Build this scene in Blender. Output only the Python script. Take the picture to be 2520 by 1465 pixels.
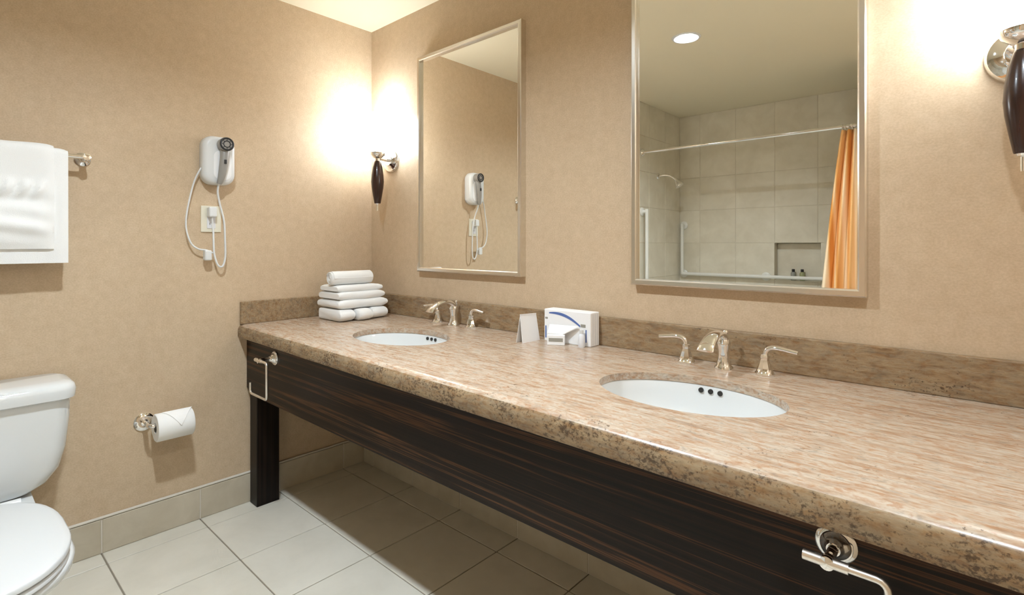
import bpy, bmesh, math, random
from mathutils import Vector, Matrix
random.seed(7)
PI = math.pi
scene = bpy.context.scene
for o in list(bpy.data.objects):
    bpy.data.objects.remove(o)
COL = scene.collection

# ------------------------------------------------------------------ camera
cam_d = bpy.data.cameras.new('camera')
cam = bpy.data.objects.new('camera', cam_d)
COL.objects.link(cam)
cam.location = (2.544, -1.656, 1.199)
cam.rotation_euler = (PI / 2, 0, math.radians(41.9))
cam_d.sensor_width = 36.0
cam_d.lens = 36.0 * 1286.0 / 2520.0
cam_d.shift_y = -131.5 / 2520.0
cam_d.clip_start = 0.02
scene.camera = cam

# ------------------------------------------------------------------ world, exposure
w = bpy.data.worlds.new('world')
scene.world = w
w.use_nodes = True
w.node_tree.nodes['Background'].inputs[0].default_value = (1.0, 0.9, 0.8, 1)
w.node_tree.nodes['Background'].inputs[1].default_value = 0.05
scene.view_settings.view_transform = 'Standard'
scene.view_settings.look = 'None'
scene.view_settings.exposure = 0.0
scene.view_settings.gamma = 1.0
scene.view_settings.use_curve_mapping = False
DOWN = 1220.0      # radiance of the ceiling lamps' lenses
SCON = 38.0       # radiance of the sconce shades
H = 2.387         # ceiling height
RX = 2.90         # right wall
RY = -2.32        # rear wall / front of the tub alcove
AX0, AX1, AY = 0.435, 1.985, -3.095   # tub alcove

# ------------------------------------------------------------------ materials
MATS = {}
def srgb(r, g, b):
    f = lambda c: (c / 255 / 12.92) if c / 255 <= .04045 else ((c / 255 + .055) / 1.055) ** 2.4
    return (f(r), f(g), f(b), 1)

def mat(name, col, rough=.5, metal=0.0, spec=.5, coat=0.0):
    m = bpy.data.materials.new(name)
    m.use_nodes = True
    b = m.node_tree.nodes['Principled BSDF']
    b.inputs['Base Color'].default_value = col
    b.inputs['Roughness'].default_value = rough
    b.inputs['Metallic'].default_value = metal
    b.inputs['Specular IOR Level'].default_value = spec
    b.inputs['Coat Weight'].default_value = coat
    MATS[name] = m
    return m

def N(m, t, **kw):
    n = m.node_tree.nodes.new(t)
    for k, v in kw.items():
        setattr(n, k, v)
    return n

def L(m, a, b):
    m.node_tree.links.new(a, b)

def coords(m, scale, kind='obj', rot=(0, 0, 0)):
    mp = N(m, 'ShaderNodeMapping')
    mp.inputs['Scale'].default_value = scale
    mp.inputs['Rotation'].default_value = rot
    if kind == 'obj':
        L(m, N(m, 'ShaderNodeTexCoord').outputs['Object'], mp.inputs['Vector'])
    else:
        L(m, N(m, 'ShaderNodeNewGeometry').outputs['Position'], mp.inputs['Vector'])
    return mp.outputs['Vector']

def noise(m, vec, scale, detail=4, rough=.55, dist=0.0):
    n = N(m, 'ShaderNodeTexNoise')
    n.inputs['Scale'].default_value = scale
    n.inputs['Detail'].default_value = detail
    n.inputs['Roughness'].default_value = rough
    n.inputs['Distortion'].default_value = dist
    L(m, vec, n.inputs['Vector'])
    return n.outputs['Fac']

def ramp(m, fac, stops, interp='LINEAR'):
    r = N(m, 'ShaderNodeValToRGB')
    r.color_ramp.interpolation = interp
    el = r.color_ramp.elements
    while len(el) < len(stops):
        el.new(.5)
    for e, (p, c) in zip(el, stops):
        e.position = p
        e.color = c
    L(m, fac, r.inputs['Fac'])
    return r.outputs['Color']

def mix(m, fac, a, b, mode='MIX'):
    n = N(m, 'ShaderNodeMix', data_type='RGBA', blend_type=mode)
    for s, v in ((n.inputs[0], fac), (n.inputs[6], a), (n.inputs[7], b)):
        if hasattr(v, 'is_linked'):
            L(m, v, s)
        else:
            s.default_value = v
    return n.outputs[2]

def base(m, col):
    L(m, col, m.node_tree.nodes['Principled BSDF'].inputs['Base Color'])

def bump(m, h, strength, dist=.002):
    b = N(m, 'ShaderNodeBump')
    b.inputs['Strength'].default_value = strength
    b.inputs['Distance'].default_value = dist
    L(m, h, b.inputs['Height'])
    L(m, b.outputs['Normal'], m.node_tree.nodes['Principled BSDF'].inputs['Normal'])

def emit(name, col, strength):
    m = mat(name, (1, 1, 1, 1), .5)
    b = m.node_tree.nodes['Principled BSDF']
    b.inputs['Emission Color'].default_value = col
    b.inputs['Emission Strength'].default_value = strength
    return m

# wall vinyl: warm tan with a fine woven mottle
m = mat('wall_vinyl', srgb(196, 168, 138), .55, spec=.3)
v = coords(m, (1, 1, 1), 'geo')
n1 = noise(m, v, 7, 3)
n2 = noise(m, coords(m, (1, 1, 1.3), 'geo'), 170, 2)
n3 = noise(m, v, 32, 4, .7)
c = ramp(m, n1, [(.25, srgb(197, 174, 143)), (.75, srgb(206, 183, 151))])
c = mix(m, .20, c, ramp(m, n2, [(.35, srgb(166, 140, 112)), (.65, srgb(224, 202, 178))]))
c = mix(m, .16, c, ramp(m, n3, [(.35, srgb(166, 140, 112)), (.65, srgb(224, 202, 178))]))
base(m, c)
bump(m, n2, .08, .001)
# ceiling paint
m = mat('ceiling_paint', srgb(230, 220, 194), .8, spec=.2)
# granite
def granite(name, edge, specks=.82):
    m = mat(name, (1, 1, 1, 1), .26, spec=.38)
    vs = coords(m, (2.2, 13, 13), 'geo', rot=(0, 0, math.radians(6)))
    v = coords(m, (1, 1.25, 1.25), 'geo')
    a = noise(m, vs, 4.2, 7, .66, .5)              # long drifting veins
    b = noise(m, vs, 12, 6, .65, .3)               # fine streaks
    sp = noise(m, v, 120, 5, .7)                  # crystals
    s2 = noise(m, coords(m, (1, 2.2, 2.2), 'geo'), 42, 5, .65, .5)
    lo = noise(m, v, 9, 4, .6)
    c = ramp(m, a, [(.30, srgb(136, 100, 74)), (.42, srgb(186, 152, 124)), (.51, srgb(208, 186, 164)), (.70, srgb(216, 202, 186))])
    c = mix(m, .45, c, ramp(m, b, [(.34, srgb(142, 100, 72)), (.45, srgb(200, 170, 144)), (.60, srgb(216, 202, 188))]))
    c = mix(m, ramp(m, s2, [(.51, (0, 0, 0, 1)), (.64, (.65, .65, .65, 1))]), c, srgb(182, 132, 94))
    c = mix(m, ramp(m, s2, [(.32, (.55, .55, .55, 1)), (.44, (0, 0, 0, 1))]), c, srgb(150, 142, 132))
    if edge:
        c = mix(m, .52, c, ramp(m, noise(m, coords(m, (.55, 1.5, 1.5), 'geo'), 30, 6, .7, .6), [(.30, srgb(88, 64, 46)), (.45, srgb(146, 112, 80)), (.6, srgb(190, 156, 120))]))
    dk = N(m, 'ShaderNodeMath', operation='MULTIPLY_ADD')
    L(m, lo, dk.inputs[0]); dk.inputs[1].default_value = .55
    L(m, sp, dk.inputs[2])
    t0 = specks
    c = mix(m, ramp(m, dk.outputs[0], [(t0, (0, 0, 0, 1)), (t0 + .12, (.75, .75, .75, 1))]), c, srgb(72, 54, 42))
    if not edge:
        c = mix(m, 1.0, c, (.80, .81, .79, 1), 'MULTIPLY')
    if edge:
        c = mix(m, 1.0, c, (.62, .62, .53, 1), 'MULTIPLY')  # browner cut-face look, plus the vertical faces' dimmer light put into the colour
    base(m, c)
    return m
granite('granite_top', False, .92)
granite('granite_edge_shaded', True, .80)
granite('granite_splash_shaded', True, .92)
# dark zebra veneer
m = mat('dark_veneer', srgb(30, 18, 11), .38, spec=.22)
a = noise(m, coords(m, (.35, 1, 34), 'geo'), 1.6, 5, .65, .15)
b = noise(m, coords(m, (.5, 1, 120), 'geo'), 1.4, 3, .6)
c = ramp(m, a, [(.3, srgb(9, 5, 3)), (.49, srgb(22, 14, 9)), (.545, srgb(34, 22, 14)), (.585, srgb(98, 63, 36)), (.63, srgb(26, 16, 10))])
c = mix(m, .3, c, ramp(m, b, [(.35, srgb(8, 5, 3)), (.65, srgb(46, 31, 20))]))
base(m, c)
m = mat('dark_leg', srgb(20, 12, 8), .4, spec=.22)
a = noise(m, coords(m, (60, 60, .5), 'geo'), 1.5, 4, .6)
base(m, ramp(m, a, [(.35, srgb(9, 5, 3)), (.65, srgb(32, 21, 14))]))
m = mat('dark_wood', srgb(38, 17, 12), .25, spec=.5, coat=.3)
a = noise(m, coords(m, (30, 30, 2)), 2, 4)
base(m, ramp(m, a, [(.3, srgb(26, 11, 8)), (.7, srgb(58, 28, 19))]))
# tiles
def tile_mat(name, c0, c1, rough, sc=5):
    m = mat(name, c0, rough, spec=.4)
    v = coords(m, (1, 1, 1), 'geo')
    a = noise(m, v, sc, 5, .6, .4)
    oi = N(m, 'ShaderNodeObjectInfo')
    c = ramp(m, a, [(.3, c0), (.7, c1)])
    c = mix(m, .25, c, ramp(m, oi.outputs['Random'], [(0, c0), (1, c1)]))
    base(m, c)
    return m
tile_mat('floor_tile', srgb(212, 205, 189), srgb(229, 222, 207), .38)
tile_mat('base_tile', srgb(184, 172, 150), srgb(208, 198, 178), .45, 7)
tile_mat('shower_tile', srgb(208, 199, 178), srgb(228, 221, 203), .4, 6)
mat('grout', srgb(142, 132, 116), .9)
mat('shower_grout', srgb(214, 205, 186), .9)
mat('caulk', srgb(216, 208, 194), .6)
# fittings
mat('porcelain', srgb(222, 223, 221), .08, spec=.5, coat=.4)
mat('chrome', (.90, .90, .90, 1), .05, metal=1)
mat('brushed_nickel', (.78, .75, .70, 1), .24, metal=1)
mat('satin_bar', (.86, .82, .77, 1), .3, metal=1)
mat('mirror_silver', (.95, .95, .92, 1), .0, metal=1)
mat('dark_hole', srgb(40, 36, 32), .6)
mat('black_plastic', srgb(34, 34, 36), .4)
mat('grey_plastic', srgb(150, 146, 140), .4)
mat('white_plastic', srgb(220, 221, 220), .3)
mat('ivory_plastic', srgb(226, 220, 200), .35)
mat('white_enamel', srgb(226, 224, 216), .3)
mat('tub_acrylic', srgb(228, 226, 218), .15)
m = mat('terry', srgb(238, 237, 234), .95, spec=.1)
b_ = noise(m, coords(m, (1, 1, 1), 'geo'), 420, 2)
bump(m, b_, .35, .003)
m.node_tree.nodes['Principled BSDF'].inputs['Sheen Weight'].default_value = .2
m = mat('tissue_paper', srgb(242, 240, 236), .9, spec=.1)
mat('card_white', srgb(240, 239, 238), .6)
mat('card_shade', srgb(222, 222, 224), .5)
mat('blue_print', srgb(84, 108, 166), .5)
mat('grey_print', srgb(150, 146, 136), .6)
mat('bottle_green', srgb(150, 152, 110), .25)
mat('bottle_grey', srgb(150, 148, 138), .25)
m = mat('curtain_orange', srgb(238, 176, 108), .8, spec=.1)
a = noise(m, coords(m, (14, .6, .12), 'geo'), 1.6, 1)
base(m, ramp(m, a, [(.40, srgb(224, 150, 76)), (.48, srgb(240, 190, 130)), (.54, srgb(250, 226, 192))]))
mat('door_paint', srgb(206, 190, 166), .5)
emit('lamp_lens', (.87, 1.0, 1.12, 1), DOWN)
emit('lamp_lens_fill', (.87, 1.0, 1.12, 1), DOWN * .42)  # lens of the added fill lamp
emit('shade_glass', (.90, 1.0, 1.10, 1), SCON)

# ------------------------------------------------------------------ mesh helpers
def tag(o, label=None, cat=None, group=None, kind=None):
    if label: o['label'] = label
    if cat: o['category'] = cat
    if group: o['group'] = group
    if kind: o['kind'] = kind
    return o

def thing(name, loc, label, cat, group=None):
    o = bpy.data.objects.new(name, None)
    o.empty_display_size = .05
    COL.objects.link(o)
    o.location = loc
    return tag(o, label, cat, group)

def wloc(p):
    v = Vector((0, 0, 0))
    while p is not None:
        v += p.location
        p = p.parent
    return v

def obj(name, bm, material, parent=None, smooth=False, world=True, auto=None):
    """link a bmesh (vertices in world coordinates) as one object; its origin is its parent's"""
    if parent is not None and world:
        bmesh.ops.translate(bm, verts=bm.verts, vec=-wloc(parent))
    bmesh.ops.recalc_face_normals(bm, faces=bm.faces)
    me = bpy.data.meshes.new(name)
    bm.to_mesh(me)
    bm.free()
    mats = material if isinstance(material, (list, tuple)) else [material]
    for k in mats:
        me.materials.append(MATS[k])
    if smooth:
        for p in me.polygons:
            p.use_smooth = True
        if auto is not None:
            me.set_sharp_from_angle(angle=math.radians(auto))
    o = bpy.data.objects.new(name, me)
    COL.objects.link(o)
    if parent is not None:
        o.parent = parent
    return o

def origin_to(o, p):
    """move a top-level mesh object's origin without moving its vertices"""
    p = Vector(p)
    o.data.transform(Matrix.Translation(-p))
    o.location = p
    return o

def dup(root, loc=None, parent=None):
    c = root.copy()
    COL.objects.link(c)
    if parent is not None:
        c.parent = parent
    for ch in list(root.children):
        dup(ch, None, c)
    if loc is not None:
        c.location = loc
    return c

def box(bm, x0, x1, y0, y1, z0, z1, bev=0.0, seg=2):
    vs = [bm.verts.new((x, y, z)) for z in (z0, z1) for y in (y0, y1) for x in (x0, x1)]
    F = [(0, 1, 3, 2), (4, 6, 7, 5), (0, 4, 5, 1), (2, 3, 7, 6), (0, 2, 6, 4), (1, 5, 7, 3)]
    fs = [bm.faces.new([vs[i] for i in f]) for f in F]
    if bev:
        es = list({e for f in fs for e in f.edges})
        bmesh.ops.bevel(bm, geom=es, offset=bev, segments=seg, profile=.5, affect='EDGES')
    return bm

def bx(*a, **k):
    return box(bmesh.new(), *a, **k)

AXIS = {'z': Matrix.Identity(3),
        'x': Matrix(((0, 0, 1), (0, 1, 0), (-1, 0, 0))),      # local z -> +x
        '-y': Matrix(((1, 0, 0), (0, 0, -1), (0, 1, 0))),     # local z -> -y
        'y': Matrix(((1, 0, 0), (0, 0, 1), (0, -1, 0))),
        '-x': Matrix(((0, 0, -1), (0, 1, 0), (1, 0, 0)))}

def lathe(bm, prof, org, axis='z', seg=24, sx=1, sy=1):
    """prof: (radius, height) pairs; radius 0 at an end closes it"""
    M_ = AXIS[axis] if isinstance(axis, str) else axis
    org = Vector(org)
    rings = []
    for r, h in prof:
        if r < 1e-6:
            rings.append([bm.verts.new(org + M_ @ Vector((0, 0, h)))])
        else:
            rings.append([bm.verts.new(org + M_ @ Vector((r * sx * math.cos(2 * PI * i / seg), r * sy * math.sin(2 * PI * i / seg), h))) for i in range(seg)])
    for a, b in zip(rings, rings[1:]):
        if len(a) == 1 and len(b) == 1:
            continue
        for i in range(seg):
            j = (i + 1) % seg
            if len(a) == 1:
                bm.faces.new((a[0], b[i], b[j]))
            elif len(b) == 1:
                bm.faces.new((a[i], a[j], b[0]))
            else:
                bm.faces.new((a[i], a[j], b[j], b[i]))
    closed = (rings[0][0].co - rings[-1][0].co).length < 1e-6      # a profile that returns to its start needs no caps
    if len(rings[0]) > 1 and not closed:
        bm.faces.new(rings[0][::-1])
    if len(rings[-1]) > 1 and not closed:
        bm.faces.new(rings[-1])
    return bm

def rod(bm, p, q, r, seg=16):
    p, q = Vector(p), Vector(q)
    d = q - p
    M_ = Vector((0, 0, 1)).rotation_difference(d.normalized()).to_matrix()
    return lathe(bm, [(r, 0), (r, d.length)], p, M_, seg)

def spline(pts, n=8, closed=False):
    P = [Vector(p) for p in pts]
    out = []
    m_ = len(P)
    for i in range(m_ if closed else m_ - 1):
        if closed:
            a, b, c_, d = P[(i - 1) % m_], P[i], P[(i + 1) % m_], P[(i + 2) % m_]
        else:
            a, b, c_, d = P[max(i - 1, 0)], P[i], P[i + 1], P[min(i + 2, m_ - 1)]
        for k in range(n):
            t = k / n
            out.append(.5 * ((2 * b) + (c_ - a) * t + (2 * a - 5 * b + 4 * c_ - d) * t * t + (-a + 3 * b - 3 * c_ + d) * t ** 3))
    if not closed:
        out.append(P[-1])
    return out

def tube(bm, pts, r, seg=10, closed=False, flat=1.0):
    P = [Vector(p) for p in pts]
    n = len(P)
    rad = r if isinstance(r, (list, tuple)) else [r] * n
    T = []
    for i in range(n):
        a = P[(i - 1) % n] if (closed or i > 0) else P[0]
        b = P[(i + 1) % n] if (closed or i < n - 1) else P[-1]
        T.append((b - a).normalized())
    up = Vector((0, 0, 1)) if abs(T[0].z) < .9 else Vector((1, 0, 0))
    u = (up - T[0] * up.dot(T[0])).normalized()
    rings = []
    for i in range(n):
        u = (u - T[i] * u.dot(T[i])).normalized()
        w_ = T[i].cross(u)
        rings.append([bm.verts.new(P[i] + rad[i] * (flat * math.cos(2 * PI * k / seg) * u + math.sin(2 * PI * k / seg) * w_)) for k in range(seg)])
    for i in range(n if closed else n - 1):
        a, b = rings[i], rings[(i + 1) % n]
        for k in range(seg):
            j = (k + 1) % seg
            bm.faces.new((a[k], a[j], b[j], b[k]))
    if not closed:
        bm.faces.new(rings[0][::-1])
        bm.faces.new(rings[-1])
    return bm

def loft(bm, loops, cap0=True, cap1=True):
    R_ = [[bm.verts.new(p) for p in lp] for lp in loops]
    n = len(R_[0])
    for a, b in zip(R_, R_[1:]):
        for i in range(n):
            j = (i + 1) % n
            bm.faces.new((a[i], a[j], b[j], b[i]))
    if cap0: bm.faces.new(R_[0][::-1])
    if cap1: bm.faces.new(R_[-1])
    return bm

def rrect(cx, cy, hx, hy, z, r, n=6, p=None):
    pts = []
    for sx, sy, a0 in ((1, 1, 0), (-1, 1, 90), (-1, -1, 180), (1, -1, 270)):
        for k in range(n + 1):
            a = math.radians(a0 + 90 * k / n)
            pts.append((cx + sx * (hx - r) + r * math.cos(a), cy + sy * (hy - r) + r * math.sin(a), z))
    return pts

def grid(bm, nu, nv, fn, flip=False):
    V = [[bm.verts.new(fn(i / (nu - 1), j / (nv - 1))) for j in range(nv)] for i in range(nu)]
    for i in range(nu - 1):
        for j in range(nv - 1):
            f = (V[i][j], V[i + 1][j], V[i + 1][j + 1], V[i][j + 1])
            bm.faces.new(f[::-1] if flip else f)
    return V

def structure(name, bm, material, label, cat, parent=None):
    o = obj(name, bm, material, parent)
    return tag(o, label, cat, kind='structure')

_tm = {}
def tiles(parent, name, material, cells, axis, at_, thick, bev=.0018):
    """one object per tile; alike tiles share a mesh. cells: (u0,u1,v0,v1) rectangles in the plane"""
    for (u0, u1, v0, v1) in cells:
        su, sv = round(u1 - u0, 4), round(v1 - v0, 4)
        if su < .012 or sv < .012:
            continue
        key = (material, su, sv, axis, thick)
        if key not in _tm:
            bm = bmesh.new()
            if axis == 'z': box(bm, 0, su, 0, sv, 0, thick, bev, 1)
            elif axis == '-y': box(bm, 0, su, -thick, 0, 0, sv, bev, 1)
            elif axis == 'y': box(bm, 0, su, 0, thick, 0, sv, bev, 1)
            elif axis == 'x': box(bm, 0, thick, 0, su, 0, sv, bev, 1)
            else: box(bm, -thick, 0, 0, su, 0, sv, bev, 1)
            me = bpy.data.meshes.new(name)
            bmesh.ops.recalc_face_normals(bm, faces=bm.faces)
            bm.to_mesh(me); bm.free()
            me.materials.append(MATS[material])
            _tm[key] = me
        o = bpy.data.objects.new(name, _tm[key])
        COL.objects.link(o)
        o.parent = parent
        o.location = {'z': (u0, v0, at_), '-y': (u0, at_, v0), 'y': (u0, at_, v0)}.get(axis, (at_, u0, v0))

def cuts(a, b, first, pitch):
    """joint positions first + k*pitch inside (a,b), with the ends"""
    k = math.ceil((a - first) / pitch)
    out = [a]
    while first + k * pitch < b - 1e-4:
        if first + k * pitch > a + 1e-4:
            out.append(first + k * pitch)
        k += 1
    return out + [b]

def cells(us, vs, gap):
    return [(u0 + gap / 2, u1 - gap / 2, v0 + gap / 2, v1 - gap / 2) for u0, u1 in zip(us, us[1:]) for v0, v1 in zip(vs, vs[1:])]

# ================================================================== the room
T = .12
floor = structure('floor', bx(-T, RX + T, AY - T, T, -.12, -.004), 'grout', 'floor of square off-white tiles with thin grey joints', 'floor')
FX = cuts(.0, RX, .105, .3445)
FY = cuts(RY, 0, -1.211, .3435)
tiles(floor, 'tile', 'floor_tile', cells(FX, FY, .005), 'z', -.008, .008, .0015)
LAMPS, LR = [(1.283, -1.285), (2.560, -1.285)], .066  # the second is an added fill lamp, out of view
bm = bmesh.new()
hvs = [[bm.verts.new((lx + LR * math.cos(2 * PI * i / 40), ly + LR * math.sin(2 * PI * i / 40), H)) for i in range(40)] for lx, ly in LAMPS]
ov = [bm.verts.new(p) for p in ((-T, AY - T, H), (RX + T, AY - T, H), (RX + T, T, H), (-T, T, H))]
es = [bm.edges.new((lst[i], lst[(i + 1) % len(lst)])) for lst in hvs + [ov] for i in range(len(lst))]
bmesh.ops.triangle_fill(bm, use_beauty=True, use_dissolve=False, edges=es)
ev = bmesh.ops.extrude_face_region(bm, geom=bm.faces[:])
bmesh.ops.translate(bm, verts=[g for g in ev['geom'] if isinstance(g, bmesh.types.BMVert)], vec=(0, 0, .1))
structure('ceiling', bm, 'ceiling_paint', 'plain cream painted ceiling', 'ceiling')
wl = structure('wall_left', bx(-T, 0, RY, T, 0, H), 'wall_vinyl', 'tan vinyl-covered wall behind the toilet and hair dryer', 'wall')
wb = structure('wall_back', bx(0, RX, 0, T, 0, H), 'wall_vinyl', 'tan vinyl-covered wall carrying the two mirrors', 'wall')
structure('wall_right', bx(RX, RX + T, RY, T, 0, H), 'wall_vinyl', 'tan wall at the right end of the vanity', 'wall')
structure('wall_front', box(bx(-T, AX0 - .0025, RY - .1, RY, 0, H), AX1 + .009, RX + T, RY - .1, RY, 0, H), 'wall_vinyl', 'tan wall on both sides of the tub alcove', 'wall')
sl = structure('wall_alcove_left', bx(AX0 - .1, AX0 - .0025, AY - T, RY - .1, 0, H), 'shower_grout', 'stone-tiled end wall of the tub alcove with the shower head', 'wall')
structure('wall_alcove_right', bx(AX1 + .009, AX1 + .1, AY - T, RY - .1, 0, H), 'shower_grout', 'end wall of the tub alcove behind the curtain', 'wall')
# rear alcove wall with a niche
NX0, NX1, NZ0, NZ1, ND = 1.259, 1.600, .90, 1.209, .09
bm = bmesh.new()
yb, yf = AY - T, AY - .0025
box(bm, AX0 - .009, NX0, yb, yf, 0, H); box(bm, NX1, AX1 + .009, yb, yf, 0, H)
box(bm, NX0, NX1, yb, yf, 0, NZ0); box(bm, NX0, NX1, yb, yf, NZ1, H)
box(bm, NX0, NX1, yb - .02, AY - ND, NZ0 - .02, NZ1 + .02)
sb = structure('wall_alcove_rear', bm, 'shower_grout', 'stone-tiled long wall of the tub alcove with a recessed niche', 'wall')
SZ = cuts(.42, H, NZ1, .30)
SXc = cuts(AX0, AX1, .945, .3175)
cc = []
for c_ in cells(SXc, SZ, .003):
    u0, u1, v0, v1 = c_
    if u1 > NX0 and u0 < NX1 and v1 > NZ0 and v0 < NZ1:       # tile cut round the niche
        for a in ((u0, min(u1, NX0), v0, v1), (max(u0, NX1), u1, v0, v1), (max(u0, NX0), min(u1, NX1), v0, min(v1, NZ0)), (max(u0, NX0), min(u1, NX1), max(v0, NZ1), v1)):
            if a[1] - a[0] > .015 and a[3] - a[2] > .015:
                cc.append(a)
    else:
        cc.append(c_)
tiles(sb, 'tile', 'shower_tile', cc, 'y', AY - .009, .009)
tiles(sb, 'tile', 'shower_tile', [(NX0 + .004, NX1 - .004, NZ0 + .004, NZ1 - .004)], 'y', AY - ND, .006)
SYc = cuts(AY, RY, AY, .305)
tiles(sl, 'tile', 'shower_tile', cells(SYc, SZ, .003), 'x', AX0 - .009, .009)
# tiled skirting with a pale sealant bead on top
bl = structure('baseboard_left', bx(0, .009, RY, 0, 0, .132), 'caulk', 'skirting of beige stone tiles along the toilet wall', 'baseboard')
tiles(bl, 'tile', 'base_tile', cells(FY, [0, .134], .005), 'x', .0, .012, .0015)
obj('sealant_bead', bx(0, .0135, RY, 0, .134, .142, bev=.003), 'caulk', bl)
bb = structure('baseboard_back', bx(.013, RX, -.057, 0, 0, .132), 'caulk', 'skirting of beige stone tiles under the vanity', 'baseboard')
tiles(bb, 'tile', 'base_tile', cells(cuts(.013, RX, .105 + .3445, .3445), [0, .134], .005), '-y', -.048, .012, .0015)
obj('sealant_bead', bx(.013, RX, -.0615, 0, .132, .142, bev=.003), 'caulk', bb)

# ================================================================== countertop with backsplashes
ZC, ZB = .830, .768
ZU = ZC - .020        # underside of the slab behind its built-up front edge
def yfr(x): return -.710 - .0215 * x
SINKS = [(.812, -.395), (1.995, -.392)]
SA, SB_ = .232, .162
def hole(cx, cy, n=64):
    return [(cx + SA * math.cos(2 * PI * i / n), cy + SB_ * math.sin(2 * PI * i / n)) for i in range(n)]
ct = thing('countertop', (1.45, -.36, ZB), 'long pink-beige granite countertop with rounded front edge and backsplash', 'countertop')
bm = bmesh.new()
R0 = .030
NXS = 24
xs = [.001 + (RX - .002) * i / NXS for i in range(NXS + 1)]
prof = [(R0, 0)]                                       # (setback from front, drop from top)
for k in range(1, 7):
    a = PI / 2 * k / 6
    prof.append((R0 - R0 * math.sin(a) , R0 - R0 * math.cos(a)))
prof += [(0, ZC - ZB - .010), (.003, ZC - ZB - .003), (.010, ZC - ZB), (.034, ZC - ZB), (.034, ZC - ZU)]
P = [[bm.verts.new((x, yfr(x) + s, ZC - d)) for x in xs] for s, d in prof]
for a, b in zip(P, P[1:]):
    for i in range(NXS):
        bm.faces.new((a[i], a[i + 1], b[i + 1], b[i]))
top_front, bot_front = P[0], P[-1]
def layer(front, z):
    bl_ = bm.verts.new((xs[0], -.001, z)); br_ = bm.verts.new((xs[-1], -.001, z))
    loop = front + [br_, bl_]
    es = []
    for i in range(len(loop)):
        a, b = loop[i], loop[(i + 1) % len(loop)]
        e = bm.edges.get((a, b)) or bm.edges.new((a, b))
        es.append(e)
    hs = []
    for c_ in SINKS:
        hv = [bm.verts.new((x, y, z)) for x, y in hole(*c_)]
        hs.append(hv)
        for i in range(len(hv)):
            es.append(bm.edges.new((hv[i], hv[(i + 1) % len(hv)])))
    bmesh.ops.triangle_fill(bm, use_beauty=True, use_dissolve=False, edges=es)
    return bl_, br_, hs
tl, tr, th = layer(top_front, ZC)
bl2, br2, bh = layer(bot_front, ZU)
for a, b in zip(th, bh):
    for i in range(len(a)):
        j = (i + 1) % len(a)
        bm.faces.new((a[i], b[i], b[j], a[j]))
bm.faces.new((tl, tr, br2, bl2))
bm.faces.new([p[0] for p in P] + [bl2, tl])
bm.faces.new([p[-1] for p in P][::-1] + [tr, br2])
slab = obj('slab', bm, ['granite_top', 'granite_edge_shaded'], ct, smooth=True, auto=40)
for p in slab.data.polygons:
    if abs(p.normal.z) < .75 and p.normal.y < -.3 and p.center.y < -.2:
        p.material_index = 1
obj('backsplash', bx(.021, RX - .001, -.021, -.001, ZC, .934, bev=.003), 'granite_splash_shaded', ct)
obj('side_splash', bx(.001, .021, yfr(0) + .008, -.001, ZC, .934, bev=.003), 'granite_splash_shaded', ct)

# ================================================================== vanity base
def yap(x): return -.671 - .002 * x
vb = thing('vanity_base', (1.45, -.6, 0), 'dark zebra-grained wooden vanity frame with deep front panel and square legs', 'vanity')
bm = bmesh.new()
AX, AZ0, AZ1, AT = RX - .004, .507, ZU - .001, .028
outl = [(.002, AZ1), (AX, AZ1), (AX, AZ0), (.050, AZ0), (.002, AZ0 + .028)]
f0 = [bm.verts.new((x, yap(x), z)) for x, z in outl]
f1 = [bm.verts.new((x, yap(x) + AT, z)) for x, z in outl]
bm.faces.new(f0); bm.faces.new(f1[::-1])
for i in range(len(f0)):
    j = (i + 1) % len(f0)
    bm.faces.new((f0[i], f1[i], f1[j], f0[j]))
bmesh.ops.bevel(bm, geom=bm.edges[:], offset=.0015, segments=1, affect='EDGES')
obj('front_panel', bm, 'dark_veneer', vb)
for x0, x1 in ((.018, .094), (RX - .094, RX - .018)):
    obj('leg', bx(x0, x1, -.662 + .004 * (x0 > 1) , -.560, 0, ZU - .001, bev=.0025), 'dark_leg', vb)
    obj('side_rail', bx(x0 + .02, x1 - .02, -.560, -.02, ZU - .12, ZU - .001, bev=.002), 'dark_veneer', vb)
obj('back_rail', bx(.1, RX - .1, -.03, -.004, ZU - .12, ZU - .001, bev=.002), 'dark_veneer', vb)

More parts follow.
